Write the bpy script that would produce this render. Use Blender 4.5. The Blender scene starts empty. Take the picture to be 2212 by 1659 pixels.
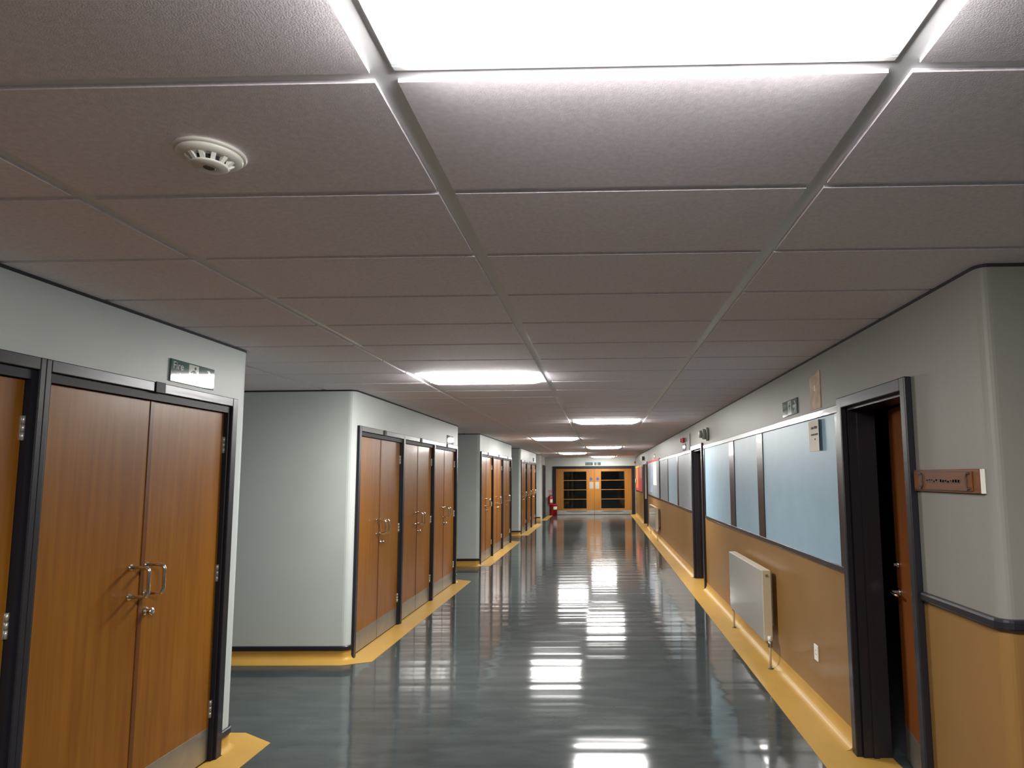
import bpy, bmesh, math, random
from mathutils import Vector, Matrix

C = bpy.context.scene.collection
S = bpy.context.scene
PI = math.pi
random.seed(7)

# ------------------------------------------------------------------ camera
HC = 1.82                      # lens height above the floor
ZC = 2.747                     # underside of the ceiling tiles
f_px, px0, py0, yaw, pitch, roll = 1386.5, 1270.5, 886.0, -.0191, .1034, -.0078
cy, sy, cp, sp = math.cos(yaw), math.sin(yaw), math.cos(pitch), math.sin(pitch)
Fv = Vector((sy * cp, cy * cp, sp)); Rv = Vector((cy, -sy, 0)); Uv = Rv.cross(Fv)
cr, sr = math.cos(roll), math.sin(roll)
R2 = cr * Rv + sr * Uv; U2 = -sr * Rv + cr * Uv
cam_d = bpy.data.cameras.new('camera')
cam_d.sensor_width = 36.0
cam_d.lens = 36.0 * f_px / 2212.0
cam_d.shift_x = -(px0 - 1106.0) / 2212.0
cam_d.shift_y = (py0 - 829.5) / 2212.0
cam_d.clip_start = .02
cam = bpy.data.objects.new('camera', cam_d)
M = Matrix((R2, U2, -Fv)).transposed().to_4x4()
M.translation = Vector((0, 0, HC))
cam.matrix_world = M
C.objects.link(cam)
S.camera = cam

# ------------------------------------------------------------------ world, exposure
w = bpy.data.worlds.new('world'); S.world = w
w.use_nodes = True
w.node_tree.nodes['Background'].inputs[0].default_value = (0, 0, 0, 1)
w.node_tree.nodes['Background'].inputs[1].default_value = 0.0
S.view_settings.view_transform = 'Standard'
S.view_settings.look = 'None'
S.view_settings.gamma = 1
S.view_settings.use_curve_mapping = False
S.view_settings.exposure = 1.46
PANEL = 30.0                    # brightness of the fluorescent panels
S.cycles.max_bounces = 10
S.cycles.diffuse_bounces = 6
S.cycles.glossy_bounces = 5
S.cycles.sample_clamp_indirect = 6.0
S.cycles.caustics_reflective = False
S.cycles.caustics_refractive = False

# ------------------------------------------------------------------ materials
def mat(name, col, rough=.5, metal=0, coat=0, coat_rough=.1, spec=.5, noise=None, bump=None, emit=0):
    """noise = (scale xyz, amount, detail); bump = (scale xyz, strength, distance)"""
    m = bpy.data.materials.new(name); m.use_nodes = True
    nt = m.node_tree; b = nt.nodes['Principled BSDF']
    b.inputs['Base Color'].default_value = (*col, 1)
    b.inputs['Roughness'].default_value = rough
    b.inputs['Metallic'].default_value = metal
    b.inputs['Coat Weight'].default_value = coat
    b.inputs['Coat Roughness'].default_value = coat_rough
    b.inputs['Specular IOR Level'].default_value = spec
    if emit:
        b.inputs['Emission Color'].default_value = (*col, 1)
        b.inputs['Emission Strength'].default_value = emit
    tc = None
    if noise or bump:
        tc = nt.nodes.new('ShaderNodeTexCoord')
    if noise:
        sc, amt, det = noise
        mp = nt.nodes.new('ShaderNodeMapping'); mp.inputs['Scale'].default_value = sc
        nt.links.new(tc.outputs['Object'], mp.inputs['Vector'])
        n = nt.nodes.new('ShaderNodeTexNoise'); n.inputs['Scale'].default_value = 1; n.inputs['Detail'].default_value = det
        nt.links.new(mp.outputs[0], n.inputs['Vector'])
        r = nt.nodes.new('ShaderNodeValToRGB')
        r.color_ramp.elements[0].position = .3; r.color_ramp.elements[1].position = .7
        r.color_ramp.elements[0].color = (*[c * (1 - amt) for c in col], 1)
        r.color_ramp.elements[1].color = (*[min(1, c * (1 + amt)) for c in col], 1)
        nt.links.new(n.outputs['Fac'], r.inputs['Fac'])
        nt.links.new(r.outputs['Color'], b.inputs['Base Color'])
    if bump:
        sc, st, di = bump
        mp = nt.nodes.new('ShaderNodeMapping'); mp.inputs['Scale'].default_value = sc
        nt.links.new(tc.outputs['Object'], mp.inputs['Vector'])
        n = nt.nodes.new('ShaderNodeTexNoise'); n.inputs['Scale'].default_value = 1; n.inputs['Detail'].default_value = 2
        nt.links.new(mp.outputs[0], n.inputs['Vector'])
        bp = nt.nodes.new('ShaderNodeBump'); bp.inputs['Strength'].default_value = st; bp.inputs['Distance'].default_value = di
        nt.links.new(n.outputs['Fac'], bp.inputs['Height'])
        nt.links.new(bp.outputs['Normal'], b.inputs['Normal'])
        if coat: nt.links.new(bp.outputs['Normal'], b.inputs['Coat Normal'])
    return m

MT = dict(
    tile=mat('ceiling tile', (.90, .835, .90), .85, spec=.2, noise=((60, 60, 60), .06, 3), bump=((260, 260, 260), .25, .002)),
    grid=mat('ceiling grid metal', (.80, .80, .83), .30),
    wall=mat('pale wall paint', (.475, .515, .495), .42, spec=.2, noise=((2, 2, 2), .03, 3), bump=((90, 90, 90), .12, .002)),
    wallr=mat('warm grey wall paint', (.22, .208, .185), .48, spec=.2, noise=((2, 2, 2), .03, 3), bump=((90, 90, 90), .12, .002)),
    tan=mat('tan lower wall paint', (.24, .127, .040), .40, spec=.3, noise=((2, 2, 2), .05, 3), bump=((90, 90, 90), .12, .002)),
    yellow=mat('yellow vinyl', (.47, .28, .064), .42, spec=.3, noise=((3, 3, 3), .06, 4), bump=((14, 14, 14), .1, .004)),
    black=mat('black satin frame paint', (.014, .013, .018), .36, spec=.42, coat=.12, coat_rough=.24, bump=((6, 6, 40), .15, .004)),
    gloss=mat('black gloss board frame', (.020, .016, .020), .30, spec=.35, coat=.25, coat_rough=.08, bump=((7, 5, 30), .2, .004)),
    blackm=mat('black satin paint', (.013, .012, .017), .55, spec=.3),
    gap=mat('painted shadow line', (.018, .016, .022), .8),  # dark colour stands for the shade where walls meet the ceiling
    steel=mat('brushed steel', (.42, .41, .38), .34, metal=1, noise=((40, 40, 3), .1, 3)),
    kick=mat('kick plate steel', (.36, .345, .31), .38, metal=.85, noise=((8, 8, 8), .08, 4)),
    nickel=mat('nickel', (.72, .69, .63), .16, metal=1),
    hinge=mat('hinge metal', (.48, .47, .43), .35, metal=.7),
    board=mat('blue display board', (.265, .395, .49), .42, noise=((5, 5, 5), .04, 3), bump=((120, 120, 120), .15, .002)),
    boardg=mat('grey blue display board', (.23, .265, .29), .42, noise=((5, 5, 5), .04, 3), bump=((120, 120, 120), .15, .002)),
    paper=mat('paper', (.68, .63, .55), .7),
    ink=mat('print ink', (.22, .19, .17), .7),
    inkd=mat('dark ink', (.05, .035, .03), .6),
    radf=mat('radiator front enamel', (.40, .375, .335), .10, coat=.5, coat_rough=.05),
    white=mat('white plastic', (.74, .71, .65), .3),
    cream=mat('cream radiator enamel', (.62, .545, .40), .22, coat=.3, coat_rough=.12),
    dark=mat('dark grey plastic', (.06, .06, .062), .45),
    grey=mat('grey plastic', (.33, .335, .315), .45),
    green=mat('green sign face', (.035, .115, .095), .07, coat=1, coat_rough=.03),
    greenm=mat('dull green sign face', (.05, .085, .07), .6),
    symbolm=mat('dull sign symbol', (.32, .34, .30), .6),
    symbol=mat('sign symbol', (.62, .66, .58), .09, coat=1, coat_rough=.03),
    red=mat('red enamel', (.42, .02, .028), .3),
    redp=mat('red backing paper', (.55, .05, .04), .6, noise=((3, 3, 3), .1, 3)),
    orangep=mat('orange paper', (.62, .22, .03), .6),
    yellowp=mat('yellow border paper', (.75, .52, .04), .6),
    mapp=mat('pale blue printed sheet', (.33, .40, .52), .4, noise=((3, 3, 3), .25, 4)),
    tanp=mat('faded card', (.42, .285, .18), .6, noise=((6, 14, 14), .22, 4)),
    rubber=mat('black rubber', (.012, .012, .012), .6),
    blue=mat('blue sign', (.02, .06, .28), .3),
    roomd=mat('painted room darkness', (.03, .028, .03), .8),  # near-black colour stands in for the dark of unlit rooms
    slot=mat('black cavity', (.01, .01, .012), .8),
)

def wood_mat(name, c1, c2, along='z', rough=.38, coat=.14, coat_rough=.12):
    m = bpy.data.materials.new(name); m.use_nodes = True
    nt = m.node_tree; b = nt.nodes['Principled BSDF']
    tc = nt.nodes.new('ShaderNodeTexCoord'); mp = nt.nodes.new('ShaderNodeMapping')
    mp.inputs['Scale'].default_value = (30, 30, 1.2) if along == 'z' else (30, 1.5, 30)
    nt.links.new(tc.outputs['Object'], mp.inputs['Vector'])
    n = nt.nodes.new('ShaderNodeTexNoise'); n.inputs['Scale'].default_value = 1; n.inputs['Detail'].default_value = 5
    n.inputs['Distortion'].default_value = .4
    nt.links.new(mp.outputs[0], n.inputs['Vector'])
    mp2 = nt.nodes.new('ShaderNodeMapping'); mp2.inputs['Scale'].default_value = (2.2, 2.2, .7)
    nt.links.new(tc.outputs['Object'], mp2.inputs['Vector'])
    n2 = nt.nodes.new('ShaderNodeTexNoise'); n2.inputs['Scale'].default_value = 1; n2.inputs['Detail'].default_value = 2
    nt.links.new(mp2.outputs[0], n2.inputs['Vector'])
    mx = nt.nodes.new('ShaderNodeMath'); mx.operation = 'MULTIPLY_ADD'; mx.inputs[1].default_value = .55
    nt.links.new(n.outputs['Fac'], mx.inputs[0])
    mh = nt.nodes.new('ShaderNodeMath'); mh.operation = 'MULTIPLY'; mh.inputs[1].default_value = .45
    nt.links.new(n2.outputs['Fac'], mh.inputs[0]); nt.links.new(mh.outputs[0], mx.inputs[2])
    r = nt.nodes.new('ShaderNodeValToRGB')
    r.color_ramp.elements[0].position = .36; r.color_ramp.elements[1].position = .64
    r.color_ramp.elements[0].color = (*c1, 1); r.color_ramp.elements[1].color = (*c2, 1)
    nt.links.new(mx.outputs[0], r.inputs['Fac']); nt.links.new(r.outputs['Color'], b.inputs['Base Color'])
    b.inputs['Roughness'].default_value = rough; b.inputs['Specular IOR Level'].default_value = .3
    b.inputs['Coat Weight'].default_value = coat; b.inputs['Coat Roughness'].default_value = coat_rough
    mp3 = nt.nodes.new('ShaderNodeMapping'); mp3.inputs['Scale'].default_value = (3, 3, 5)
    nt.links.new(tc.outputs['Object'], mp3.inputs['Vector'])
    n3 = nt.nodes.new('ShaderNodeTexNoise'); n3.inputs['Scale'].default_value = 1; n3.inputs['Detail'].default_value = 1
    nt.links.new(mp3.outputs[0], n3.inputs['Vector'])
    bp = nt.nodes.new('ShaderNodeBump'); bp.inputs['Strength'].default_value = .25; bp.inputs['Distance'].default_value = .006
    nt.links.new(n3.outputs['Fac'], bp.inputs['Height'])
    nt.links.new(bp.outputs['Normal'], b.inputs['Normal']); nt.links.new(bp.outputs['Normal'], b.inputs['Coat Normal'])
    return m
MT['wood'] = wood_mat('varnished door veneer', (.18, .060, .004), (.258, .098, .008))
MT['wood2'] = wood_mat('orange oak', (.27, .108, .014), (.36, .155, .024))
MT['wood3'] = wood_mat('orange plaque wood', (.115, .036, .009), (.16, .052, .012), along='y')
MT['wood5'] = wood_mat('dark wood lipping', (.10, .030, .006), (.15, .05, .009))
MT['wood4'] = wood_mat('red brown door veneer', (.15, .042, .009), (.21, .062, .012))

def floor_mat():
    m = bpy.data.materials.new('polished grey blue vinyl'); m.use_nodes = True
    nt = m.node_tree; b = nt.nodes['Principled BSDF']
    tc = nt.nodes.new('ShaderNodeTexCoord')
    def noise(sc, det):
        mp = nt.nodes.new('ShaderNodeMapping'); mp.inputs['Scale'].default_value = sc
        nt.links.new(tc.outputs['Object'], mp.inputs['Vector'])
        n = nt.nodes.new('ShaderNodeTexNoise'); n.inputs['Scale'].default_value = 1; n.inputs['Detail'].default_value = det
        nt.links.new(mp.outputs[0], n.inputs['Vector']); return n
    n = noise((3, 9, 1), 6)
    r = nt.nodes.new('ShaderNodeValToRGB')
    r.color_ramp.elements[0].position = .3; r.color_ramp.elements[1].position = .7
    r.color_ramp.elements[0].color = (.040, .049, .050, 1); r.color_ramp.elements[1].color = (.060, .072, .073, 1)
    nt.links.new(n.outputs['Fac'], r.inputs['Fac']); nt.links.new(r.outputs['Color'], b.inputs['Base Color'])
    b.inputs['Roughness'].default_value = .085
    b.inputs['Specular IOR Level'].default_value = .29
    n2 = noise((.22, 5.2, 1), .8); n3 = noise((.30, 2.6, 1), .5)
    ad = nt.nodes.new('ShaderNodeMath'); ad.operation = 'MULTIPLY_ADD'; ad.inputs[1].default_value = .5
    nt.links.new(n3.outputs['Fac'], ad.inputs[0]); nt.links.new(n2.outputs['Fac'], ad.inputs[2])
    bp = nt.nodes.new('ShaderNodeBump'); bp.inputs['Strength'].default_value = .5; bp.inputs['Distance'].default_value = .0082
    nt.links.new(ad.outputs[0], bp.inputs['Height']); nt.links.new(bp.outputs['Normal'], b.inputs['Normal'])
    return m
MT['floor'] = floor_mat()

def panel_mat():
    m = bpy.data.materials.new('lit prismatic diffuser'); m.use_nodes = True
    b = m.node_tree.nodes['Principled BSDF']
    b.inputs['Base Color'].default_value = (.8, .8, .8, 1)
    b.inputs['Emission Color'].default_value = (1, .982, .94, 1)
    b.inputs['Emission Strength'].default_value = PANEL
    return m
MT['panel'] = panel_mat()

def glass_mat():
    m = bpy.data.materials.new('dark window glass'); m.use_nodes = True
    nt = m.node_tree; nt.nodes.clear()
    o = nt.nodes.new('ShaderNodeOutputMaterial'); mx = nt.nodes.new('ShaderNodeMixShader')
    t = nt.nodes.new('ShaderNodeBsdfTransparent'); t.inputs[0].default_value = (.75, .8, .8, 1)
    g = nt.nodes.new('ShaderNodeBsdfGlossy'); g.inputs['Roughness'].default_value = .03
    fr = nt.nodes.new('ShaderNodeFresnel'); fr.inputs[0].default_value = 1.5
    nt.links.new(fr.outputs[0], mx.inputs[0]); nt.links.new(t.outputs[0], mx.inputs[1]); nt.links.new(g.outputs[0], mx.inputs[2])
    nt.links.new(mx.outputs[0], o.inputs[0])
    return m
MT['glass'] = glass_mat()

# ------------------------------------------------------------------ mesh helpers
class MB:
    def __init__(s): s.bm = bmesh.new(); s.mi = 0
    def _f(s, vs, smooth=False):
        try:
            f = s.bm.faces.new(vs); f.material_index = s.mi; f.smooth = smooth; return f
        except ValueError: return None
    def box(s, x0, x1, y0, y1, z0, z1, bev=0):
        if x0 > x1: x0, x1 = x1, x0
        if y0 > y1: y0, y1 = y1, y0
        if z0 > z1: z0, z1 = z1, z0
        v = [s.bm.verts.new((x, y, z)) for x in (x0, x1) for y in (y0, y1) for z in (z0, z1)]
        fs = [s._f([v[i] for i in q]) for q in ((0, 1, 3, 2), (4, 6, 7, 5), (0, 4, 5, 1), (2, 3, 7, 6), (0, 2, 6, 4), (1, 5, 7, 3))]
        if bev:
            es = list({e for f in fs for e in f.edges})
            bmesh.ops.bevel(s.bm, geom=es, offset=bev, segments=2, affect='EDGES', profile=.5, material=s.mi)
        return s
    def prism(s, pts, z0, z1, axis='z', smooth_idx=()):
        """extrude a closed outline; pts are (x,y) for axis z, (x,z) for axis y, (y,z) for axis x"""
        a = 0
        for i in range(len(pts)):
            p, q = pts[i], pts[(i + 1) % len(pts)]; a += p[0] * q[1] - q[0] * p[1]
        if (a < 0) != (axis == 'y'): pts = pts[::-1]
        def P(p, h):
            return (p[0], p[1], h) if axis == 'z' else ((p[0], h, p[1]) if axis == 'y' else (h, p[0], p[1]))
        lo = [s.bm.verts.new(P(p, z0)) for p in pts]; hi = [s.bm.verts.new(P(p, z1)) for p in pts]
        n = len(pts)
        for i in range(n):
            j = (i + 1) % n
            s._f([lo[i], lo[j], hi[j], hi[i]])
        s._f(lo[::-1]); s._f(hi)
        return s
    def lathe(s, prof, org=(0, 0, 0), axis='z', seg=24, cap=True):
        """prof = list of (r, h) along the axis"""
        rings = []
        for r, h in prof:
            ring = []
            for k in range(seg):
                a = 2 * PI * k / seg; u, v = r * math.cos(a), r * math.sin(a)
                if axis == 'z': p = (u, v, h)
                elif axis == 'x': p = (h, u, v)
                else: p = (v, h, u)
                ring.append(s.bm.verts.new((p[0] + org[0], p[1] + org[1], p[2] + org[2])))
            rings.append(ring)
        for a, b in zip(rings, rings[1:]):
            for k in range(seg):
                j = (k + 1) % seg
                s._f([a[k], a[j], b[j], b[k]], True)
        if cap:
            s._f(rings[0][::-1]); s._f(rings[-1])
        return s
    def tube(s, path, r, seg=10):
        path = [Vector(p) for p in path]; rings = []
        up = None
        for i, p in enumerate(path):
            d = (path[min(i + 1, len(path) - 1)] - path[max(i - 1, 0)]).normalized()
            if up is None:
                up = Vector((0, 0, 1)) if abs(d.z) < .9 else Vector((0, 1, 0))
            a = d.cross(up)
            if a.length < 1e-4: a = d.orthogonal()
            a.normalize(); b = a.cross(d).normalized(); up = b
            rings.append([s.bm.verts.new(p + r * (math.cos(2 * PI * k / seg) * a + math.sin(2 * PI * k / seg) * b)) for k in range(seg)])
        for a, b in zip(rings, rings[1:]):
            for k in range(seg):
                j = (k + 1) % seg
                s._f([a[k], a[j], b[j], b[k]], True)
        s._f(rings[0][::-1]); s._f(rings[-1])
        return s
    def build(s, name, m, parent=None, link=True):
        bmesh.ops.recalc_face_normals(s.bm, faces=s.bm.faces[:])
        me = bpy.data.meshes.new(name); s.bm.to_mesh(me); s.bm.free()
        for k in (m if isinstance(m, (list, tuple)) else [m]): me.materials.append(MT[k] if isinstance(k, str) else k)
        o = bpy.data.objects.new(name, me)
        if link: C.objects.link(o)
        if parent: o.parent = parent
        return o

def rounded(path, r, n=5):
    """round the inner corners of a polyline"""
    P = [Vector(p) for p in path]; out = [P[0]]
    for i in range(1, len(P) - 1):
        a = (P[i - 1] - P[i]).normalized(); b = (P[i + 1] - P[i]).normalized()
        for k in range(n + 1):
            t = k / n
            out.append(P[i] + a * r * (1 - t) ** 2 + b * r * t ** 2)
    out.append(P[-1]); return out

def tag(o, label, cat, group=None, kind=None):
    o['label'] = label; o['category'] = cat
    if group: o['group'] = group
    if kind: o['kind'] = kind
    return o
def thing(name, label, cat, loc=(0, 0, 0), rz=0, group=None):
    o = bpy.data.objects.new(name, None); C.objects.link(o)
    o.empty_display_size = .1
    o.location = loc; o.rotation_euler = (0, 0, rz)
    return tag(o, label, cat, group)
def struct(o, label=None, cat=None):
    o['kind'] = 'structure'
    if label: o['label'] = label; o['category'] = cat
    return o
def kids(o): return [c for c in bpy.data.objects if c.parent == o]
def dup(root, loc, label, group=None):
    r = root.copy(); C.objects.link(r); r.location = loc; r['label'] = label
    if group: r['group'] = group
    def rec(src, dst):
        for ch in kids(src):
            c = ch.copy(); C.objects.link(c); c.parent = dst; rec(ch, c)
    rec(root, r)
    return r

# ------------------------------------------------------------------ plan
XL, XR, YE = -2.56, 1.68, 31.30      # left block fronts, right wall, end wall
LX = (-1.696, -.496, .704)           # ceiling grid lines along the corridor
PITCH, ARCH = 1.53, .06
PERIOD = 6.93
FB = 6.69                            # first post of the second block
BLK = [FB - PERIOD, FB, FB + PERIOD, FB + 2 * PERIOD]   # first post of each block
FLEN = 3 * PITCH + ARCH
LITE = [(0, .797), (1, 5.597), (0, 10.397), (1, 15.197), (0, 19.997), (1, 24.797), (0, 29.597), (1, -4.003)]
def lite_x(c): return (-.496, .704) if c == 0 else (-1.696, -.496)

# ------------------------------------------------------------------ floor
fl = MB().box(-7.2, 6.2, -9.2, YE + 3.2, -.12, 0).build('floor', 'floor')
struct(fl, 'polished grey blue vinyl corridor floor with streaky reflections', 'floor')

# ------------------------------------------------------------------ ceiling: tiles hung just below a metal grid
gx, gy, DROP = .0275, .0175, .010
ct = MB()
xs = [-.496 + 1.2 * i for i in range(-6, 6)]
for i in range(len(xs) - 1):
    for k in range(-18, 53):
        y0 = 1.397 + .6 * (k - 1)
        y1 = y0 + .6
        if y1 > YE + .1: continue
        lit = any(abs(xs[i] - lite_x(c)[0]) < .01 and abs(y0 - ly) < .05 for c, ly in LITE)
        if lit: continue
        ct.box(xs[i] + gx, xs[i + 1] - gx, y0 + gy, min(y1, YE + .1) - gy, ZC, ZC + DROP + .004)
ceil = ct.build('ceiling', 'tile')
struct(ceil, 'grey mauve suspended ceiling of long dropped tiles', 'ceiling')
g = MB()
# the grid behind the tiles, with holes at the lamps
ycuts = sorted({-9.2, YE + .1, *[ly + .0175 for c, ly in LITE], *[ly + .6 - .0175 for c, ly in LITE]})
for a, b in zip(ycuts, ycuts[1:]):
    holes = sorted([lite_x(c) for c, ly in LITE if ly + .0175 <= a + 1e-4 and b <= ly + .6 - .0175 + 1e-4])
    x = -7.2
    for h0, h1 in holes:
        g.box(x, h0 + gx, a, b, ZC + DROP, ZC + .05); x = h1 - gx
    g.box(x, 6.2, a, b, ZC + DROP, ZC + .05)
g.build('ceiling_grid', 'grid', ceil)

LL = {0: ('nearest ceiling light panel, cut by the top edge of the view', 0),
      1: ('second ceiling light panel, left of centre beyond the wide tiles', 1),
      2: ('ceiling light panel right of centre just beyond the second panel', 2),
      3: ('fourth ceiling light panel from the camera, in the left column', 3),
      4: ('fifth ceiling light panel from the camera, in the right column', 4),
      5: ('farthest ceiling light panel of the left column', 5),
      6: ('farthest ceiling light panel, closest to the glazed end doors', 6),
      7: ('ceiling light panel behind the viewpoint in the left column', 7)}
proto = None
for i, (c, ly) in enumerate(LITE):
    x0, x1 = lite_x(c); loc = ((x0 + x1) / 2, ly + .3, ZC)
    if proto is None:
        proto = thing('ceiling_light', LL[i][0], 'light', loc, 0, 'recessed ceiling light panels')
        w2, h2 = .5725, .2825
        fr = MB()
        for bx in ((-w2, w2, -h2, -h2 + .020), (-w2, w2, h2 - .020, h2), (-w2, -w2 + .028, -h2 + .020, h2 - .020), (w2 - .028, w2, -h2 + .020, h2 - .020)):
            fr.box(*bx, .004, .04, .003)
        fr.build('frame', 'grid', proto)
        q = MB(); rings = []
        for ins, z in ((0, .012), (.001, .002), (.022, -.012), (.055, -.026), (.10, -.039), (.16, -.048), (.225, -.052)):  # bulge added below the flush lens to brighten the ceiling
            X_, Y_ = w2 - .029 - ins, h2 - .021 - ins
            rings.append([q.bm.verts.new(v) for v in ((-X_, -Y_, z), (X_, -Y_, z), (X_, Y_, z), (-X_, Y_, z))])
        for r0, r1 in zip(rings, rings[1:]):
            for k in range(4): q._f([r0[k], r0[(k + 1) % 4], r1[(k + 1) % 4], r1[k]], True)
        q._f(rings[-1]); q._f(rings[0][::-1])
        q.build('diffuser', 'panel', proto)
        MB().box(-w2, w2, -h2, h2, .0405, .09).build('housing', 'grid', proto)
    else:
        dup(proto, loc, LL[i][0])

# ------------------------------------------------------------------ left blocks
def arc(cx, cy_, r, a0, a1, n=6):
    return [(cx + r * math.cos(math.radians(a0 + (a1 - a0) * k / n)), cy_ + r * math.sin(math.radians(a0 + (a1 - a0) * k / n))) for k in range(n + 1)]
names = ['first', 'second', 'third', 'fourth']
RB = .07
XD = -2.72
for b, f0 in enumerate(BLK):
    yn, yf = f0 - RB, f0 + FLEN + .17
    pts = [(-7.0, yn)] + arc(XL - RB, yn + RB, RB, -90, 0) + [(XL, f0 + .012), (XD, f0 + .012), (XD, f0 + FLEN - .012), (XL, f0 + FLEN - .012)] + arc(XL - RB, yf - RB, RB, 0, 90) + [(-7.0, yf)]
    m = MB(); m.prism(pts, 0, ZC + DROP)
    m.box(XD, XL, f0 + .012, f0 + FLEN - .012, 2.30, ZC + DROP)
    o = m.build('wall_left_%d' % (b + 1), 'wall')
    struct(o, 'pale grey wall of the %s cupboard block on the left' % ['nearest', 'second', 'third', 'farthest'][b], 'wall')
    # dark strip painted in place of the shade line at the ceiling
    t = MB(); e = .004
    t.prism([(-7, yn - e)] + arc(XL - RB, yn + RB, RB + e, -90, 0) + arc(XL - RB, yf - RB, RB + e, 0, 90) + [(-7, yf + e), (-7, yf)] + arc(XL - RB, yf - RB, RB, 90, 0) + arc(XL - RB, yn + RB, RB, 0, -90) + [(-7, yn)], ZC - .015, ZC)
    struct(t.build('trim_%d' % (b + 1), 'gap'), 'thin dark strip painted for the shadow line along the top of the %s left block' % ['nearest', 'second', 'third', 'farthest'][b], 'trim')
    # coved yellow skirting with a black cap, round both corners
    def skirt(prof, name, mt, parent=None):
        m = MB()
        for path in ([(-7, yn)] + arc(XL - RB, yn + RB, RB, -90, 0) + [(XL, f0)], [(XL, f0 + FLEN)] + arc(XL - RB, yf - RB, RB, 0, 90) + [(-7, yf)]):
            nrm = []
            for i in range(len(path)):
                p, q = Vector(path[max(i - 1, 0)]), Vector(path[min(i + 1, len(path) - 1)])
                d = (q - p).normalized(); nrm.append(Vector((d.y, -d.x)))
            rows = [[m.bm.verts.new((x + n.x * u, y + n.y * u, z)) for u, z in prof] for (x, y), n in zip(path, nrm)]
            for r0, r1 in zip(rows, rows[1:]):
                for k in range(len(prof)):
                    j = (k + 1) % len(prof)
                    m._f([r0[k], r1[k], r1[j], r0[j]])
            m._f(rows[0]); m._f(rows[-1][::-1])
        return m.build(name, mt, parent)
    cove = [(0, .10), (.006, .10)] + [(.006 + .045 * (1 - math.cos(math.radians(a))), .05 - .0475 * math.sin(math.radians(a))) for a in range(0, 91, 15)] + [(.06, 0), (0, 0)]
    sk = struct(skirt(cove, 'baseboard_left_%d' % (b + 1), 'yellow'), 'yellow coved skirting of the %s left block' % ['nearest', 'second', 'third', 'farthest'][b], 'skirting')
    skirt([(0, .10), (.016, .10), (.018, .105), (.018, .138), (.012, .145), (0, .145)], 'cap_strip', 'black', sk)
    # yellow floor border with cut corners
    bd = MB(); zz = .003
    poly = [(-7, yn - .165), (XL - .01, yn - .165), (-2.303, yn - .04), (-2.31, yf + .04), (XL - .02, yf + .215), (-7, yf + .215), (-7, yf - .02), (XL - .05, yf - .02), (XL - .02, yf - .06), (XL - .02, yn + .06), (XL - .05, yn + .02), (-7, yn + .02)]
    bd.prism(poly, 0.0005, zz)
    struct(bd.build('trim_%d' % (11 + b), 'yellow'), 'yellow vinyl floor border round the %s left block' % ['nearest', 'second', 'third', 'farthest'][b], 'trim')
# last stub block before the end wall
yn = BLK[3] + PERIOD - RB; yf = 29.40
m = MB(); m.prism([(-7.0, yn)] + arc(XL - RB, yn + RB, RB, -90, 0) + [(XL, yf), (-7, yf)], 0, ZC + DROP)
struct(m.build('wall_left_5', 'wall'), 'narrow pale wall stub left of the glazed end doors', 'wall')
m = MB(); m.prism([(-7, yn - .165), (XL - .01, yn - .165), (-2.303, yn - .04), (-2.31, YE - .02), (XL + .01, YE - .02), (XL + .01, yn + .05), (-7, yn + .02)], .0005, .003)
struct(m.build('trim_15', 'yellow'), 'yellow floor border by the last wall stub on the left', 'trim')
m = MB(); m.box(-7, XL - .02, yn - .016, yn, 0, .10); m.mi = 1; m.box(-7, XL - .02, yn - .018, yn, .10, .145)
struct(m.build('baseboard_left_5', ['yellow', 'black']), 'skirting of the last wall stub on the left', 'skirting')
m = MB(); m.box(XL, XL + .03, 28.15, 28.21, 0, 2.35); m.box(XL, XL + .03, 29.30, 29.36, 0, 2.35); m.box(XL, XL + .03, 28.21, 29.30, 2.29, 2.35)
d = struct(m.build('door_5', 'blackm'), 'dark framed door on the left beside the end doors', 'door')
MB().box(XL, XL + .012, 28.21, 29.30, .003, 2.29).build('door_leaf', 'blackm', d)

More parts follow.
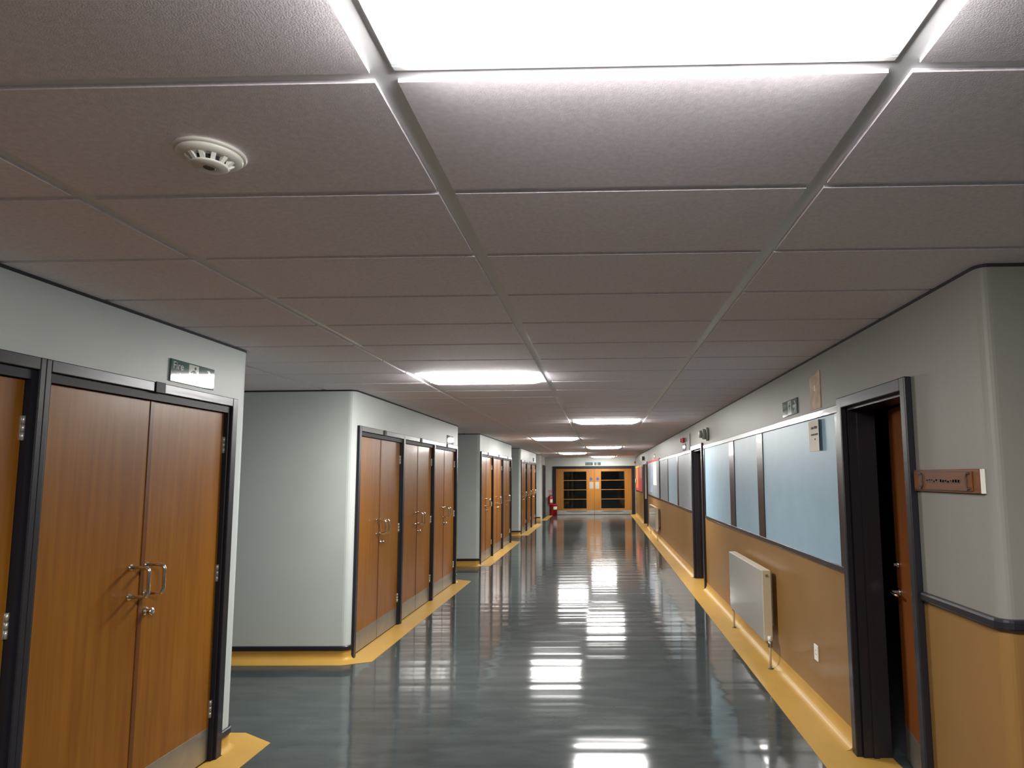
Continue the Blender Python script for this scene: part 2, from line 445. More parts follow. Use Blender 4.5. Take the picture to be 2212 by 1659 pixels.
# ------------------------------------------------------------------ cupboards (x out of the wall, y along it)
XF, XDOOR = .030, -.015                 # proud front of the frame, face of the doors
def make_cupboard(label, wl, wr, loc):
    t = thing('cupboard', label, 'cupboard', loc, 0, 'double door cupboards along the left wall')
    h = PITCH / 2; a0, a1 = -h + .03, h - .03
    fr = MB()
    fr.box(0, XF, -h - (wl - .03), a0, 0, 2.378, .004)
    fr.box(0, XF, a1, h + (wr - .03), 0, 2.378, .004)
    fr.box(0, XF - .0006, a0, a1, 2.320, 2.3775, .004)
    F = fr.build('frame', 'black', t)
    ln = MB()
    ln.box(-.15, .012, a0 - .012, a0 + .022, 0.003, 2.318); ln.box(-.15, .012, a1 - .022, a1 + .012, 0.003, 2.318); ln.box(-.15, .0115, a0 + .022, a1 - .022, 2.275, 2.318)
    ln.build('lining', 'blackm', F)
    pl = MB().box(XF, XF + .006, -.045, .035, 2.318, 2.380, .002).build('number_plate', 'blackm', F)
    l0, l1 = a0 + .024, a1 - .024
    for sgn in (-1, 1):
        y0, y1 = (l0, -.0025) if sgn < 0 else (.0025, l1)
        D = MB().box(XDOOR - .045, XDOOR, y0, y1, .012, 2.272, .002).build('door_leaf', 'wood', t)
        MB().box(XDOOR, XDOOR + .0025, y0 + .004, y1 - .004, .016, .215, .001).build('kick_plate', 'kick', D)
        yh = -.088 if sgn < 0 else .036
        path = rounded([(XDOOR, yh, 1.345), (XDOOR + .105, yh, 1.345), (XDOOR + .105, yh, 1.188), (XDOOR, yh, 1.188)], .03)
        hd = MB().tube(path, .0095); hd.lathe([(.018, XDOOR), (.018, XDOOR + .004)], (0, yh, 1.345), 'x', 16); hd.lathe([(.018, XDOOR), (.018, XDOOR + .004)], (0, yh, 1.188), 'x', 16)
        hd.build('pull_handle', 'nickel', D)
        ye = l0 if sgn < 0 else l1
        for z in (2.055, 1.20, .33):
            q = MB().lathe([(.009, z - .055), (.009, z - .018)], (XDOOR + .006, ye, 0), 'z', 10)
            q.lathe([(.009, z - .016), (.009, z + .016)], (XDOOR + .006, ye, 0), 'z', 10); q.lathe([(.009, z + .018), (.009, z + .055)], (XDOOR + .006, ye, 0), 'z', 10)
            q.box(XDOOR - .001, XDOOR + .004, ye - .010, ye + .024 * (1 if sgn > 0 else -1) * 0 + .010, z - .055, z + .055)
            q.build('hinge', 'hinge', D)
        if sgn > 0:
            MB().box(XDOOR, XDOOR + .004, -.014, .016, .22, 2.270, .001).build('meeting_strip', 'wood5', D)
            k = MB().lathe([(.024, XDOOR), (.024, XDOOR + .006), (.017, XDOOR + .010), (.017, XDOOR + .026), (.022, XDOOR + .034), (.020, XDOOR + .042), (.006, XDOOR + .044)], (0, .050, 1.085), 'x', 20)
            k.build('lock_knob', 'nickel', D)
    return t
def bay_y(b, k): return BLK[b] + ARCH / 2 + PITCH * (k + .5)
CL = {(0, 1): 'wooden double cupboard cut by the left edge of the view',
      (0, 2): 'large nearest wooden double cupboard with a green exit sign above',
      (1, 0): 'double cupboard nearest the rounded corner of the second left block',
      (1, 1): 'middle double cupboard of the second left block',
      (1, 2): 'last double cupboard of the second left block, under its exit sign',
      (2, 0): 'nearest double cupboard of the third left block',
      (2, 1): 'middle double cupboard of the third left block',
      (2, 2): 'farthest double cupboard of the third left block',
      (3, 0): 'nearest double cupboard of the fourth left block, far down the corridor',
      (3, 1): 'middle double cupboard of the fourth left block, far down the corridor',
      (3, 2): 'last double cupboard on the left before the end doors'}
pr = [make_cupboard(CL[(1, 0)], .06, .03, (XL, bay_y(1, 0), 0)), make_cupboard(CL[(1, 1)], .03, .03, (XL, bay_y(1, 1), 0)), make_cupboard(CL[(1, 2)], .03, .06, (XL, bay_y(1, 2), 0))]
for (b, k), lab in CL.items():
    if b != 1: dup(pr[k], (XL, bay_y(b, k), 0), lab)
dup(pr[0], (XL, bay_y(0, 0), 0), 'wooden double cupboard beside the viewpoint, outside the left edge')

# ------------------------------------------------------------------ right wall with three doorways, two paint colours
ZS = 1.172
DO = [(3.51, 4.41, 2.285), (10.62, 11.74, 2.285), (23.40, 25.20, 2.285)]
TW = .16
def two_tone(m, x0, x1, y0, y1, z0, z1):
    if z0 < ZS:
        m.mi = 1; m.box(x0, x1, y0, y1, z0, min(ZS, z1))
    if z1 > ZS:
        m.mi = 0; m.box(x0, x1, y0, y1, max(ZS, z0), z1)
m = MB()
segs = []; y = 2.8
RC = .05
for a, b, h in DO:
    segs.append((y, a)); y = b
segs.append((y, YE + .2))
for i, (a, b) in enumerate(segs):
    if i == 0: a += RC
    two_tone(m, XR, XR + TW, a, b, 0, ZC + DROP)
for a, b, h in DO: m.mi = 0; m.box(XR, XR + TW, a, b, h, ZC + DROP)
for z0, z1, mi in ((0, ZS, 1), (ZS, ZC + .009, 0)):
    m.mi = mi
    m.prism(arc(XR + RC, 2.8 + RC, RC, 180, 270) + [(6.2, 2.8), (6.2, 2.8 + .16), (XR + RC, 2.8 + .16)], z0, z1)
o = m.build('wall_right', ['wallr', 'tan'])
struct(o, 'right corridor wall, pale above and tan below', 'wall')
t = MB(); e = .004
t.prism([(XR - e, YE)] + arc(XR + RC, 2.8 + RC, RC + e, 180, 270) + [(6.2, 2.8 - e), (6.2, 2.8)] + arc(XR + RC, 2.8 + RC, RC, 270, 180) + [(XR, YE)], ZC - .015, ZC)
struct(t.build('trim_5', 'gap'), 'thin dark strip painted for the shadow line along the top of the right wall', 'trim')
# dado rail from the first door round the corner
pf = [(0, 1.166), (.022, 1.168), (.026, 1.175), (.026, 1.200), (.020, 1.209), (0, 1.211)]
m = MB()
path = [(XR, 3.452), (XR, 2.8 + RC)] + [(x, y) for x, y in arc(XR + RC, 2.8 + RC, RC, 180, 270)][1:] + [(6.2, 2.8)]
rows = []
for i, (x, y) in enumerate(path):
    p, q = Vector(path[max(i - 1, 0)]), Vector(path[min(i + 1, len(path) - 1)]); dd = (q - p).normalized(); n = Vector((dd.y, -dd.x))
    rows.append([m.bm.verts.new((x + n.x * u, y + n.y * u, z)) for u, z in pf])
for r0, r1 in zip(rows, rows[1:]):
    for k in range(len(pf)): m._f([r0[k], r1[k], r1[(k + 1) % len(pf)], r0[(k + 1) % len(pf)]])
m._f(rows[0]); m._f(rows[-1][::-1])
struct(m.build('trim_6', 'black'), 'black dado rail turning the near right corner', 'trim')
# yellow floor border and coves
m = MB(); m.prism([(1.392, 2.52), (1.392, YE - .01), (1.86, YE - .01), (1.86, 2.9), (XR + .02, 2.86), (6.2, 2.83), (6.2, 2.52)], .0005, .003)
struct(m.build('trim_16', 'yellow'), 'long yellow vinyl floor border along the right wall', 'trim')
m = MB()
for a, b in ((2.86, 3.45), (4.49, 10.55), (11.81, 23.33), (25.27, YE - .02)):
    pr_ = [(XR, .115), (XR - .004, .115)] + [(XR - .004 - .085 * (1 - math.cos(math.radians(q))), .09 - .0875 * math.sin(math.radians(q))) for q in range(0, 91, 10)] + [(XR, .002)]
    m.prism(pr_, a, b, 'y')
struct(m.build('baseboard_right', 'yellow'), 'yellow coved skirting along the right wall', 'skirting')

# rooms behind the right wall, their darkness put into the colour
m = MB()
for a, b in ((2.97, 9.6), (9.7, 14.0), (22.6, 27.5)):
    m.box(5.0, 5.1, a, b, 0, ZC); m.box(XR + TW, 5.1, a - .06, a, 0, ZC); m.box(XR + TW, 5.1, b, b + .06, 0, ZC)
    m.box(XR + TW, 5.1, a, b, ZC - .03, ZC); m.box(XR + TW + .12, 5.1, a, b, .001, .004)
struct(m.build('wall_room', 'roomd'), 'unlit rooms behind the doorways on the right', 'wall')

def door_frame(n, a, b, h, w_, label, proud=.042, wnear=None):
    wn = wnear or w_
    m = MB()
    m.box(XR - proud, XR, a - wn, a + .012, 0, h + w_, .006); m.box(XR - proud, XR, b - .012, b + w_, 0, h + w_, .006)
    m.box(XR - proud + .0006, XR, a + .012, b - .012, h - .012, h + w_ - .0006, .006)
    m.box(XR, XR + TW + .02, a, a + .03, 0, h); m.box(XR, XR + TW + .02, b - .03, b, 0, h); m.box(XR, XR + TW + .02, a + .03, b - .03, h - .03, h)
    m.box(XR + .06, XR + .094, b - .042, b - .03, 0, h - .03); m.box(XR + .06, XR + .094, a + .03, a + .042, 0, h - .03)
    return struct(m.build('door_%d' % n, 'black'), label, 'door')
# door 1: half open into a dark room
a, b, h = DO[0]
d1 = door_frame(1, a, b, h, .062, 'black door frame at right, its door ajar on a dark room', .042, .045)
leafT = thing('door', 'red brown wooden door ajar inwards, edge seen in the dark doorway', 'door', (XR + .10, a + .034, 0), 0)
leafT.rotation_euler = (0, 0, -math.radians(11.3))
lw = b - a - .07
Dl = MB().box(0, .044, 0, lw, .01, h - .035, .002).build('door_leaf', 'wood4', leafT)
MB().box(-.0022, 0, .02, lw - .02, .014, .22, .0008).build('kick_plate', 'kick', Dl)
hd = MB(); yl = lw - .06
hd.lathe([(.026, 0), (.026, -.009), (.012, -.012), (.010, -.05)], (0, yl, 1.06), 'x', 18)
hd.tube(rounded([(-.048, yl, 1.06), (-.056, yl - .01, 1.06), (-.056, yl - .115, 1.06), (-.045, yl - .13, 1.06)], .009, 3), .009)
hd.build('lever_handle', 'nickel', Dl)
MB().lathe([(.022, 0), (.022, -.008), (.012, -.014), (.010, -.03)], (0, yl, 1.235), 'x', 16).build('lock_knob', 'nickel', Dl)
# doors 2 and 3: closed leaves deep in dark frames
a, b, h = DO[1]
d2 = door_frame(2, a, b, h, .075, 'dark recessed doorway between the two rows of display boards', .036)
MB().box(XR + .20, XR + .24, a + .002, b - .002, .01, h - .002).build('door_leaf', 'wood4', d2)
a, b, h = DO[2]
d3 = door_frame(3, a, b, h, .07, 'far doorway on the right with a pale reveal', .03)
MB().box(XR + .20, XR + .24, a + .002, b - .002, .01, h - .002).build('door_leaf', 'wood4', d3)
MB().box(XR + .02, XR + .085, b - .043, b - .0425 + .002, .95, h - .03).build('reveal_panel', 'white', d3)

# ------------------------------------------------------------------ end wall and glazed doors
EX0, EX1, EH = -2.29, 1.575, 2.235
m = MB()
m.box(-7.2, EX0, YE, YE + .18, 0, ZC + DROP); m.box(EX1, XR + .001, YE, YE + .18, 0, ZC + DROP); m.box(EX0, EX1, YE, YE + .18, EH + .06, ZC + DROP)
struct(m.build('wall_end', 'wall'), 'pale end wall above and beside the glazed doors', 'wall')
m = MB()
m.box(EX0 - .06, EX0 + .10, YE - .03, YE + .16, 0, EH + .10, .004); m.box(EX1 - .09, EX1 + .06, YE - .03, YE + .16, 0, EH + .10, .004); m.box(EX0 + .10, EX1 - .09, YE - .0295, YE + .16, EH - .01, EH + .0995, .004)
de = struct(m.build('door_4', 'blackm'), 'black frame of the glazed double doors at the corridor end', 'door')
XM = -.325
def end_leaf(x0, x1, g0, g1, lab, name):
    t = thing('door', lab, 'door', ((x0 + x1) / 2, YE + .04, 0), 0, 'glazed end doors')
    cx = (x0 + x1) / 2; x0 -= cx; x1 -= cx; g0 -= cx; g1 -= cx
    m = MB(); z0, z1, gz0, gz1 = .012, EH - .012, .295, 2.075
    m.box(x0, g0, 0, .045, z0, z1, .003); m.box(g1, x1, 0, .045, z0, z1, .003)
    m.box(g0, g1, 0.0005, .0445, z0, gz0, .003); m.box(g0, g1, .0005, .0445, gz1, z1, .003)
    L = m.build('door_leaf', 'wood2', t)
    for z in (1.648, 1.194, .742):
        MB().box(g0, g1, .004, .041, z - .014, z + .014, .002).build('glazing_bar', 'wood2', L)
    MB().box(g0, g1, .019, .025, gz0, gz1).build('glass', 'glass', L)
    k = MB().box(x0 + .01, x1 - .01, -.003, 0, .015, .212, .001).build('kick_plate', 'kick', L)
    mid = (g0 + g1) / 2 + (.08 if x0 + cx < -1 else -.02)
    q = MB(); n = 28
    q.prism([(mid + .52 * math.cos(2 * PI * i / n), .155 + .052 * math.sin(2 * PI * i / n)) for i in range(n)], -.0042, -.003, 'y')
    q.build('worn_patch', 'worn', k)
    side = 1 if x0 + cx < -1 else -1
    xe = x1 if side > 0 else x0
    px = xe - side * .135
    MB().box(px - .095, px + .095, -.004, 0, 1.24, 1.565, .001).build('push_plate', 'plate', L)
    MB().lathe([(.07, 0), (.07, -.003)], (xe - side * .16, 0, 1.715), 'y', 24).build('round_sign', 'blue', L)
    return t
MT['worn'] = mat('scuffed metal', (.20, .19, .17), .5, metal=.6)
MT['plate'] = mat('aluminium push plate', (.36, .33, .28), .45, metal=.4)
end_leaf(EX0 + .103, XM - .002, -1.82, -.71, 'left leaf of the glazed wooden end doors', 'l')
end_leaf(XM + .002, EX1 - .093, 0.0, 1.135, 'right leaf of the glazed wooden end doors', 'r')
m = MB(); m.box(-4, 3, YE + 3.0, YE + 3.1, 0, ZC); m.box(-4, -3.9, YE + .18, YE + 3, 0, ZC); m.box(2.9, 3, YE + .18, YE + 3, 0, ZC); m.box(-4, 3, YE + .1, YE + 3, ZC - .05, ZC)
struct(m.build('wall_lobby', 'roomd'), 'dark lobby behind the glazed end doors', 'wall')

# walls behind the viewpoint and at the ends of the side passages
m = MB()
m.box(-7.2, 6.3, -9.3, -9.2, 0, ZC + DROP); m.box(-7.2, -7.0, -9.2, YE + .2, 0, ZC + DROP); m.box(6.2, 6.3, -9.2, 3, 0, ZC + DROP)
struct(m.build('wall_back', 'wall'), 'pale walls closing the side passages and the space behind', 'wall')

# ------------------------------------------------------------------ display boards on the right wall
def board(name, lab, cat, y0, y1, z0, z1, stiles, mats, top='black', grp=None, fw=.055):
    t = thing(name, lab, cat, (XR, (y0 + y1) / 2, z0), 0, grp); cy_ = (y0 + y1) / 2
    m = MB(); X0 = -.026
    m.box(X0, 0, y0 - cy_, y1 - cy_, 0, .042, .004); m.box(X0, 0, y0 - cy_, y0 - cy_ + fw, .042, z1 - z0 - fw, .004); m.box(X0, 0, y1 - cy_ - fw, y1 - cy_, .042, z1 - z0 - fw, .004)
    if top == 'black': m.box(X0, 0, y0 - cy_, y1 - cy_, z1 - z0 - fw, z1 - z0, .004)
    F = m.build('frame', 'gloss', t)
    if top != 'black': MB().box(X0, 0, y0 - cy_, y1 - cy_, z1 - z0 - fw, z1 - z0, .004).build('header', top, F)
    edges = [y0 + fw] + [s for p in stiles for s in p] + [y1 - fw]
    for (a, b) in stiles: MB().box(X0 + .004, 0, a - cy_, b - cy_, .042, z1 - z0 - fw, .003).build('stile', 'gloss', t)
    for i in range(0, len(edges), 2):
        MB().box(-.014, 0, edges[i] - cy_, edges[i + 1] - cy_, .042, z1 - z0 - fw).build('panel', mats[i // 2], t)
    return t
board('display_board', 'long pale blue display board in three panels beside the nearest doorway', 'display board', 4.50, 10.40, 1.150, 2.308, [(6.63, 6.88), (8.06, 8.36)], ['board'] * 3)
board('display_board', 'grey blue three panel display board between the recessed doorway and the map', 'display board', 11.84, 18.25, 1.150, 2.30, [(13.92, 14.12), (16.0, 16.16)], ['boardg', 'board', 'boardg'])  # panels of one material; their reflection difference is put into the colours
pb = board('notice_board', 'board of printed sheets under a red header above the far radiator', 'notice board', 18.40, 23.0, 1.150, 2.335, [], ['boardg'], 'redp')
cyb = (18.40 + 23.0) / 2
def sheet(name, lab, y0, y1, z0, z1, m_, grp=None, x=-.0165, tilt=0, curl=0):
    t = bpy.data.objects.new(name, None)
    m = MB(); n = 8
    for i in range(n):
        u0, u1 = i / n, (i + 1) / n
        f = lambda u: -curl * max(0, 1 - u * 3) ** 2
        v = [m.bm.verts.new(p) for p in ((f(u0), y0 + (y1 - y0) * u0, z0), (f(u1), y0 + (y1 - y0) * u1, z0), (f(u1), y0 + (y1 - y0) * u1, z1), (f(u0), y0 + (y1 - y0) * u0, z1))]
        m._f(v)
    bmesh.ops.remove_doubles(m.bm, verts=m.bm.verts[:], dist=1e-5)
    r = bmesh.ops.extrude_face_region(m.bm, geom=m.bm.faces[:])
    bmesh.ops.translate(m.bm, verts=[q for q in r['geom'] if isinstance(q, bmesh.types.BMVert)], vec=(-.0012, 0, 0))
    c = Vector((0, (y0 + y1) / 2, (z0 + z1) / 2))
    for q in m.bm.verts: q.co -= c
    o = m.build(name, m_); o.location = (XR + x, c.y, c.z); o.rotation_euler = (tilt, 0, 0)
    tag(o, lab, 'sheet' if 'poster' not in name else 'poster', grp)
    return o
sheet('poster', 'blue printed map sheet on the far notice board', 20.9, 22.8, 1.30, 2.25, 'mapp')
sheet('poster', 'cream paper strip beside the map on the far notice board', 19.35, 20.6, 1.55, 2.26, 'paper')
sheet('poster', 'pale printed sheet low on the far notice board', 19.0, 22.6, 1.215, 1.28, 'boardg')
rb = board('notice_board', 'red backed notice board with a yellow header near the end doors', 'notice board', 26.0, 30.9, 1.150, 2.27, [], ['redp'], 'yellowp')
sheet('poster', 'orange paper sheet on the red notice board', 26.15, 27.9, 1.75, 2.20, 'orangep')
sheet('poster', 'bright orange strip on the red notice board near the end doors', 29.3, 30.5, 1.3, 2.2, 'orangep')
sheet('paper_sheet', 'white paper curling off the far end of the red notice board', 30.3, 30.75, 1.52, 1.72, 'paper', None, -.05)

def scribble(m, x, y0, dy, z, h, words_, rnd):
    """blurred print: rows of short upright strokes in word lengths, walking along y"""
    y = y0
    for wd in words_:
        for _ in range(wd):
            hh = h * (.6 + .4 * rnd.random()); wdt = dy * .62
            s = 1 if dy > 0 else -1
            m.box(x, x + .0006, y, y + wdt, z, z + hh); m.box(x, x + .0005, y, y + dy * .98, z + hh * (.2 + .5 * rnd.random()), z + hh * .9)
            y += dy
        y += dy * .8
# curled notice pinned on the board
rnd = random.Random(3)
nt_ = sheet('notice', 'cream printed notice at the top corner of the nearest blue board', 4.86, 5.15, 2.004, 2.243, 'paper', None, -.0165, 0, .02)
nt_['category'] = 'notice'
m = MB()
scribble(m, -.0035, .085, -.0135, .052, .024, [5, 5], rnd); scribble(m, -.0035, .085, -.012, .002, .016, [13], rnd); scribble(m, -.0035, .01, -.012, -.035, .018, [2], rnd)
m.build('print', 'ink', nt_)
# faded strip of card on the wall
st = MB().prism([(-.118, -.14), (.118, -.14), (.122, .11), (.06, .125), (-.03, .13), (-.105, .15), (-.122, .148)], -.004, 0, 'x').build('card_strip', 'tanp')
st.location = (XR, 5.005, 2.471); tag(st, 'faded tan card on the wall above the nearest board', 'card')
m = MB(); m.box(-.0046, -.004, -.012, .02, .0, .045); m.build('pale_mark', 'paper', st)

# ------------------------------------------------------------------ signs
def exit_sign(lab, loc, rz, wy=.43, hz=.135, mode='full'):
    t = thing('exit_sign', lab, 'sign', loc, rz, 'green exit signs')
    gm, sm = ('green', 'symbol') if mode == 'full' else ('greenm', 'symbolm')
    P = MB().box(0, .010, -wy / 2, wy / 2, -hz / 2, hz / 2, .002).build('sign_plate', gm, t)
    m = MB(); X0, X1 = .0100, .0106
    def poly(pts): m.prism(pts, X0, X1, 'x')
    if mode in ('full', 'text'):
        c = bpy.data.curves.new('t', 'FONT'); c.body = 'Fire\nexit' if mode == 'full' else 'Fire exit'; c.size = hz * (.47 if mode == 'full' else .55); c.align_x = 'LEFT'; c.space_line = .95
        to = bpy.data.objects.new('t', c); C.objects.link(to); bpy.context.view_layer.update()
        me = to.to_mesh()
        bmt = bmesh.new(); bmt.from_mesh(me)
        y0 = -wy / 2 + wy * .04; zt = hz * (.08 if mode == 'full' else -.18)
        mp = [m.bm.verts.new((X1, y0 + v.co.x, zt + v.co.y)) for v in bmt.verts]
        bmt.verts.ensure_lookup_table()
        for f in bmt.faces: m._f([mp[v.index] for v in f.verts])
        bmt.free(); to.to_mesh_clear(); bpy.data.objects.remove(to)
    if mode in ('full', 'man'):
        o = -.0 if mode == 'full' else -.03
        s = hz
        poly([(o - .36 * s, -.44 * s), (o + .36 * s, -.44 * s), (o + .36 * s, .44 * s), (o - .36 * s, .44 * s)])
        P2 = MB()
        def dk(pts): P2.prism(pts, X1, X1 + .0004, 'x')
        dk([(o + (.10 + .075 * math.cos(k * PI / 5)) * s, (.30 + .075 * math.sin(k * PI / 5)) * s) for k in range(10)])
        dk([(o - .06 * s, .20 * s), (o + .10 * s, .20 * s), (o + .06 * s, -.05 * s), (o - .08 * s, -.05 * s)])
        dk([(o + .08 * s, .18 * s), (o + .26 * s, .06 * s), (o + .22 * s, .01 * s), (o + .06 * s, .10 * s)])
        dk([(o - .05 * s, .20 * s), (o - .24 * s, .08 * s), (o - .20 * s, .03 * s), (o - .05 * s, .12 * s)])
        dk([(o + .06 * s, -.03 * s), (o + .20 * s, -.18 * s), (o + .12 * s, -.36 * s), (o + .06 * s, -.34 * s), (o + .12 * s, -.18 * s), (o - .02 * s, -.06 * s)])
        dk([(o - .08 * s, -.03 * s), (o - .06 * s, -.20 * s), (o - .26 * s, -.26 * s), (o - .25 * s, -.20 * s), (o - .14 * s, -.16 * s), (o - .10 * s, -.05 * s)])
        P2.build('running_figure', gm, P)
    if mode == 'full':
        o = wy * .335; s = hz
        poly([(o - .34 * s, -.10 * s), (o + .16 * s, -.10 * s), (o + .16 * s, .10 * s), (o - .34 * s, .10 * s)])
        poly([(o - .06 * s, .36 * s), (o + .12 * s, .36 * s), (o + .40 * s, 0), (o + .22 * s, 0)])
        poly([(o + .22 * s, 0), (o + .40 * s, 0), (o + .12 * s, -.36 * s), (o - .06 * s, -.36 * s)])
    m.build('symbols', sm, P)
    return t
exit_sign('green exit sign above the nearest left cupboard, streaked by a reflection', (XL, 3.935, 2.475), 0)
exit_sign('small exit sign above the last cupboard of the second left block', (XL, 10.86, 2.463), 0)
exit_sign('distant exit sign above the last cupboards on the left', (XL, 24.4, 2.48), 0)
exit_sign('green exit sign with arrow above the nearest blue display board', (XR, 5.67, 2.412), PI)
exit_sign('small exit sign below the red sounder on the right wall', (XR, 12.92, 2.395), PI, .40, .13)
exit_sign('far exit sign above the board of printed sheets', (XR, 20.1, 2.44), PI, .42, .14)
exit_sign('text exit sign, left plate above the end doors', (-.575, YE, 2.443), -PI / 2, .37, .14, 'text')
exit_sign('running figure exit sign, right plate above the end doors', (-.16, YE, 2.443), -PI / 2, .31, .14, 'man')

# wooden name plaque by the first door
pq = thing('name_plaque', 'orange wooden name plaque beside the black door frame', 'sign', (XR, 3.165, 1.787), 0)
B_ = MB().box(-.018, 0, -.30, .30, -.055, .055, .004).build('plaque', 'wood3', pq)
m = MB(); m.box(-.024, -.018, -.245, .285, -.045, .045, .003); m.build('raised_panel', 'wood3', B_)
m = MB()
for s_, y in ((1, .195), (-1, -.20)):
    m.tube([(-.0255, y + s_ * .03, .034), (-.0255, y + s_ * .012, .036), (-.0255, y, .018), (-.0255, y + s_ * .006, 0), (-.0255, y, -.018), (-.0255, y + s_ * .012, -.038), (-.0255, y + s_ * .032, -.032)], .0055, 8)
m.box(-.0246, -.024, -.24, .26, -.045, -.0405); m.box(-.0246, -.024, -.24, .26, .0405, .045)
m.build('carved_scroll', 'inkd', B_)
m = MB(); scribble(m, -.0247, .155, -.0225, -.012, .022, [5, 8], random.Random(5)); m.build('lettering', 'inkd', B_)
MB().box(-.0165, -.002, -.312, -.300, -.054, .054).build('end_trim', 'white', pq)

# ------------------------------------------------------------------ smoke detector
sd = thing('smoke_detector', 'white smoke detector on a near left ceiling tile', 'detector', (-1.104, 1.722, ZC), 0); sd.scale = (.90, .90, .66)
MB().lathe([(.100, 0), (.104, -.004), (.104, -.010), (.098, -.015)], (0, 0, 0), 'z', 48).build('base_ring', 'white', sd)
Bo = MB().lathe([(.094, -.015), (.095, -.022), (.090, -.030), (.078, -.036), (.070, -.038)], (0, 0, 0), 'z', 48).build('body', 'white', sd)
MB().lathe([(.052, -.036), (.048, -.058)], (0, 0, 0), 'z', 32).build('sensor_core', 'slot', Bo)
m = MB()
for k in range(12):
    a = 2 * PI * (k + .35) / 12
    c_, s_ = math.cos(a), math.sin(a)
    n_ = Vector((-s_, c_, 0))
    pr2 = [(.072, -.036), (.052, -.060), (.044, -.060), (.050, -.036)]
    vs = []
    for sgn in (-1, 1):
        vs.append([m.bm.verts.new(Vector((r * c_, r * s_, z)) + n_ * sgn * .0065) for r, z in pr2])
    for i in range(4):
        j = (i + 1) % 4
        m._f([vs[0][i], vs[0][j], vs[1][j], vs[1][i]])
    m._f(vs[0]); m._f(vs[1][::-1])
m.build('cage_ribs', 'white', Bo)
MB().lathe([(.054, -.058), (.055, -.062), (.050, -.067), (.020, -.069)], (0, 0, 0), 'z', 40).build('end_cap', 'white', Bo)
MB().lathe([(.018, -.069), (.014, -.0715)], (0, 0, 0), 'z', 24).build('sensor_lens', 'dark', Bo)

# ------------------------------------------------------------------ radiators
def radiator(lab, y0, y1, z0, z1, xf=.140, th=.085):
    t = thing('radiator', lab, 'radiator', (XR, (y0 + y1) / 2, 0), 0, 'radiators on the right wall'); c = (y0 + y1) / 2
    P = MB().box(-xf, -xf + .012, y0 - c + .004, y1 - c - .004, z0 + .004, z1 - .004, .004).build('front_panel', 'radf', t)
    m = MB()
    m.box(-xf + .004, -xf + th, y0 - c, y0 - c + .012, z0, z1, .004); m.box(-xf + .004, -xf + th, y1 - c - .012, y1 - c, z0, z1, .004)
    m.box(-xf + .004, -xf + th, y0 - c + .012, y1 - c - .012, z1 - .012, z1 - .0005, .004)
    m.build('casing', 'cream', t)
    b_ = MB().box(-xf + th - .014, -xf + th, y0 - c + .012, y1 - c - .012, z0 + .004, z1 - .012).build('rear_panel', 'cream', t)
    g_ = MB()
    n = int((y1 - y0) / .04)
    for i in range(n): g_.box(-xf + .02, -xf + th - .018, y0 - c + .03 + i * .04, y0 - c + .034 + i * .04, z0 + .02, z1 - .02)
    g_.build('fins', 'cream', P)
    for y in (y0 - c + .2, y1 - c - .2):
        MB().box(-xf + th, 0, y - .02, y + .02, z0 + .1, z1 - .05).build('bracket', 'cream', t)
    xm = -xf + th * .55
    for s_, y in ((-1, y0 - c), (1, y1 - c)):
        yy = y + s_ * .035
        path = rounded([(xm, y - s_ * .002, z0 + .035), (xm, yy, z0 + .035), (xm, yy, .006)], .02)
        p = MB().tube(path, .011).build('pipe', 'cream', t)
        MB().lathe([(.026, 0.003), (.026, .007), (.016, .012)], (xm, yy, 0), 'z', 18).build('pipe_collar', 'dark', p)
        MB().lathe([(.017, z0 - .045), (.021, z0 - .04), (.021, z0 + .01), (.017, z0 + .012)], (xm, yy, 0), 'z', 14).build('valve', 'steel', p)
        MB().lathe([(.017, z0 + .0125), (.021, z0 + .018), (.021, z0 + .05), (.012, z0 + .056)], (xm, yy, 0), 'z', 14).build('valve_cap', 'white', p)
    MB().lathe([(.014, y0 - c - .003), (.014, y0 - c - .0005)], (xm, 0, z1 - .05), 'y', 14).build('vent_plug', 'steel', t)
    return t
radiator('cream panel radiator on the tan wall below the nearest blue board', 6.35, 7.95, .245, .908)
radiator('far cream radiator under the board of printed sheets', 18.55, 20.9, .255, .925)

# wall socket
so = thing('wall_socket', 'small white socket plate low on the tan wall beside the near doorway', 'socket', (XR, 5.235, .435), 0)
P = MB().box(-.010, 0, -.045, .045, -.06, .06, .004).build('face_plate', 'white', so)
m = MB(); m.box(-.0104, -.010, -.004, .004, .012, .024); m.box(-.0104, -.010, -.016, -.010, -.016, -.006); m.box(-.0104, -.010, .010, .016, -.016, -.006); m.build('socket_holes', 'slot', P)

# round grey alarm bell above the second doorway's board
bl = thing('alarm_bell', 'round stepped grey alarm bell high on the wall near the recessed doorway', 'bell', (XR, 10.05, 2.468), 0)
MB().lathe([(.105, 0), (.105, -.035), (.098, -.042)], (0, 0, 0), 'x', 32).build('back_plate', 'grey', bl)
MB().lathe([(.082, -.042), (.082, -.085), (.070, -.10)], (0, 0, 0), 'x', 32).build('gong', 'grey', bl)
MB().lathe([(.06, -.10), (.058, -.135), (.04, -.15), (.01, -.155)], (0, 0, 0), 'x', 32).build('dome', 'grey', bl)
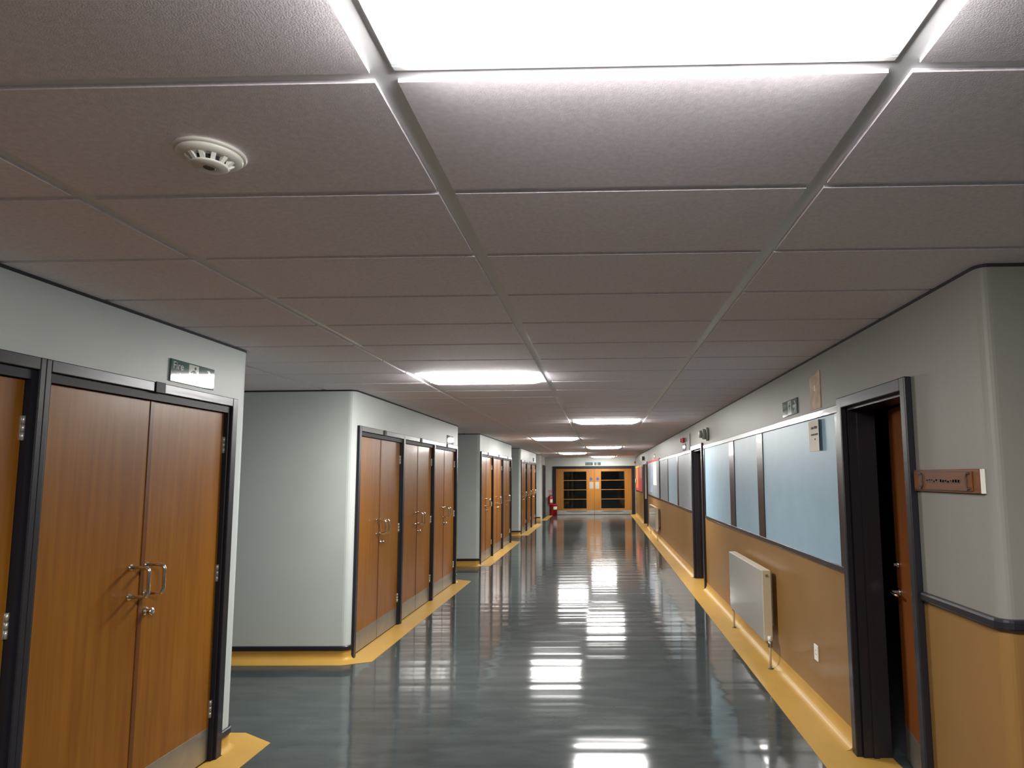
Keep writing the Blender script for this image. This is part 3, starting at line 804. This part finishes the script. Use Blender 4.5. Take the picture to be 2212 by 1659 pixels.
# red sounders
def sounder(lab, y, z):
    t = thing('fire_alarm_sounder', lab, 'alarm sounder', (XR, y, z), 0, 'red alarm sounders')
    B2 = MB().box(-.055, 0, -.065, .065, -.045, .05, .006).build('housing', 'red', t)
    MB().lathe([(.040, -.055), (.038, -.075), (.030, -.082)], (0, 0, 0), 'x', 24).build('horn', 'red', B2)
    return t
sounder('red alarm sounder box above the small exit sign on the right wall', 12.95, 2.532)
sounder('far red alarm sounder at the end of the right wall', 31.0, 2.49)
cd = MB().box(-.022, 0, -.018, .018, -.16, .16, .003).build('cable_trunking', 'grey'); cd.location = (XR, 12.1, 2.455)
tag(cd, 'short vertical cable trunking right of the red alarm sounder', 'trunking')
gb = thing('loudspeaker', 'dark grey box speaker above the far doorway', 'speaker', (XR, 25.0, 2.51), 0)
G = MB().box(-.09, 0, -.12, .12, -.075, .075, .008).build('cabinet', 'dark', gb)
MB().box(-.094, -.09, -.10, .10, -.06, .06, .001).build('grille', 'grey', G)

# fire point left of the end doors
fe = thing('fire_extinguisher', 'red fire extinguisher hung beside the end door frame', 'fire extinguisher', (-2.45, YE - .13, .54), 0)
Bd = MB().lathe([(.105, 0), (.112, .012), (.112, .32), (.10, .37), (.045, .40), (.03, .41)], (0, 0, 0), 'z', 24).build('cylinder', 'red', fe)
MB().lathe([(.028, .41), (.030, .44), (.018, .45)], (0, 0, 0), 'z', 16).build('valve', 'nickel', fe)
m = MB(); m.box(-.07, .05, -.012, .012, .45, .465, .003); m.box(-.075, .03, -.010, .010, .478, .49, .003); m.build('lever', 'nickel', fe)
MB().tube(rounded([(.03, 0, .435), (.13, 0, .42), (.125, -.01, .24), (.10, -.02, .10)], .05), .014).build('hose', 'rubber', fe)
m = MB()
for i in range(9):
    a0, a1 = math.radians(-95 + i * 9), math.radians(-95 + (i + 1) * 9)
    v = [m.bm.verts.new((  .1132 * math.cos(q),   .1132 * math.sin(q), z)) for q, z in ((a0, .06), (a1, .06), (a1, .22), (a0, .22))]; m._f(v)
m.build('label', 'paper', fe)
MB().box(-.04, .04, .09, .125, .22, .30, .004).build('wall_bracket', 'dark', fe)
bu = thing('fire_bucket', 'stout red bucket on the floor by the end doors', 'bucket', (-2.29, YE - .34, .003), 0)
Bk = MB().lathe([(.175, 0), (.195, .50), (.202, .505), (.202, .525), (.190, .525), (.188, .50), (.05, .46)], (0, 0, 0), 'z', 32).build('pail', 'red', bu)
m = MB()
for i in range(8):
    a0, a1 = math.radians(-85 + i * 8), math.radians(-85 + (i + 1) * 8)
    v = [m.bm.verts.new((r * math.cos(q), r * math.sin(q), z)) for q, r, z in ((a0, .1877, .28), (a1, .1877, .28), (a1, .193, .42), (a0, .193, .42))]; m._f(v)
m.build('label', 'yellowp2', bu) if 'yellowp2' in MT else m.build('label', 'paper', bu)
fs = MB().box(-.10, .10, -.004, 0, -.075, .075, .002).build('fire_point_sign', 'fsign') if 'fsign' in MT else None
MT['fsign'] = mat('faded red sign', (.48, .26, .22), .5)
fs = MB().box(-.09, .09, -.004, 0, -.07, .07, .0015).build('fire_point_sign', 'fsign'); fs.location = (-2.47, YE, 1.13)
tag(fs, 'faded pink wall sign above the hung fire extinguisher', 'sign')
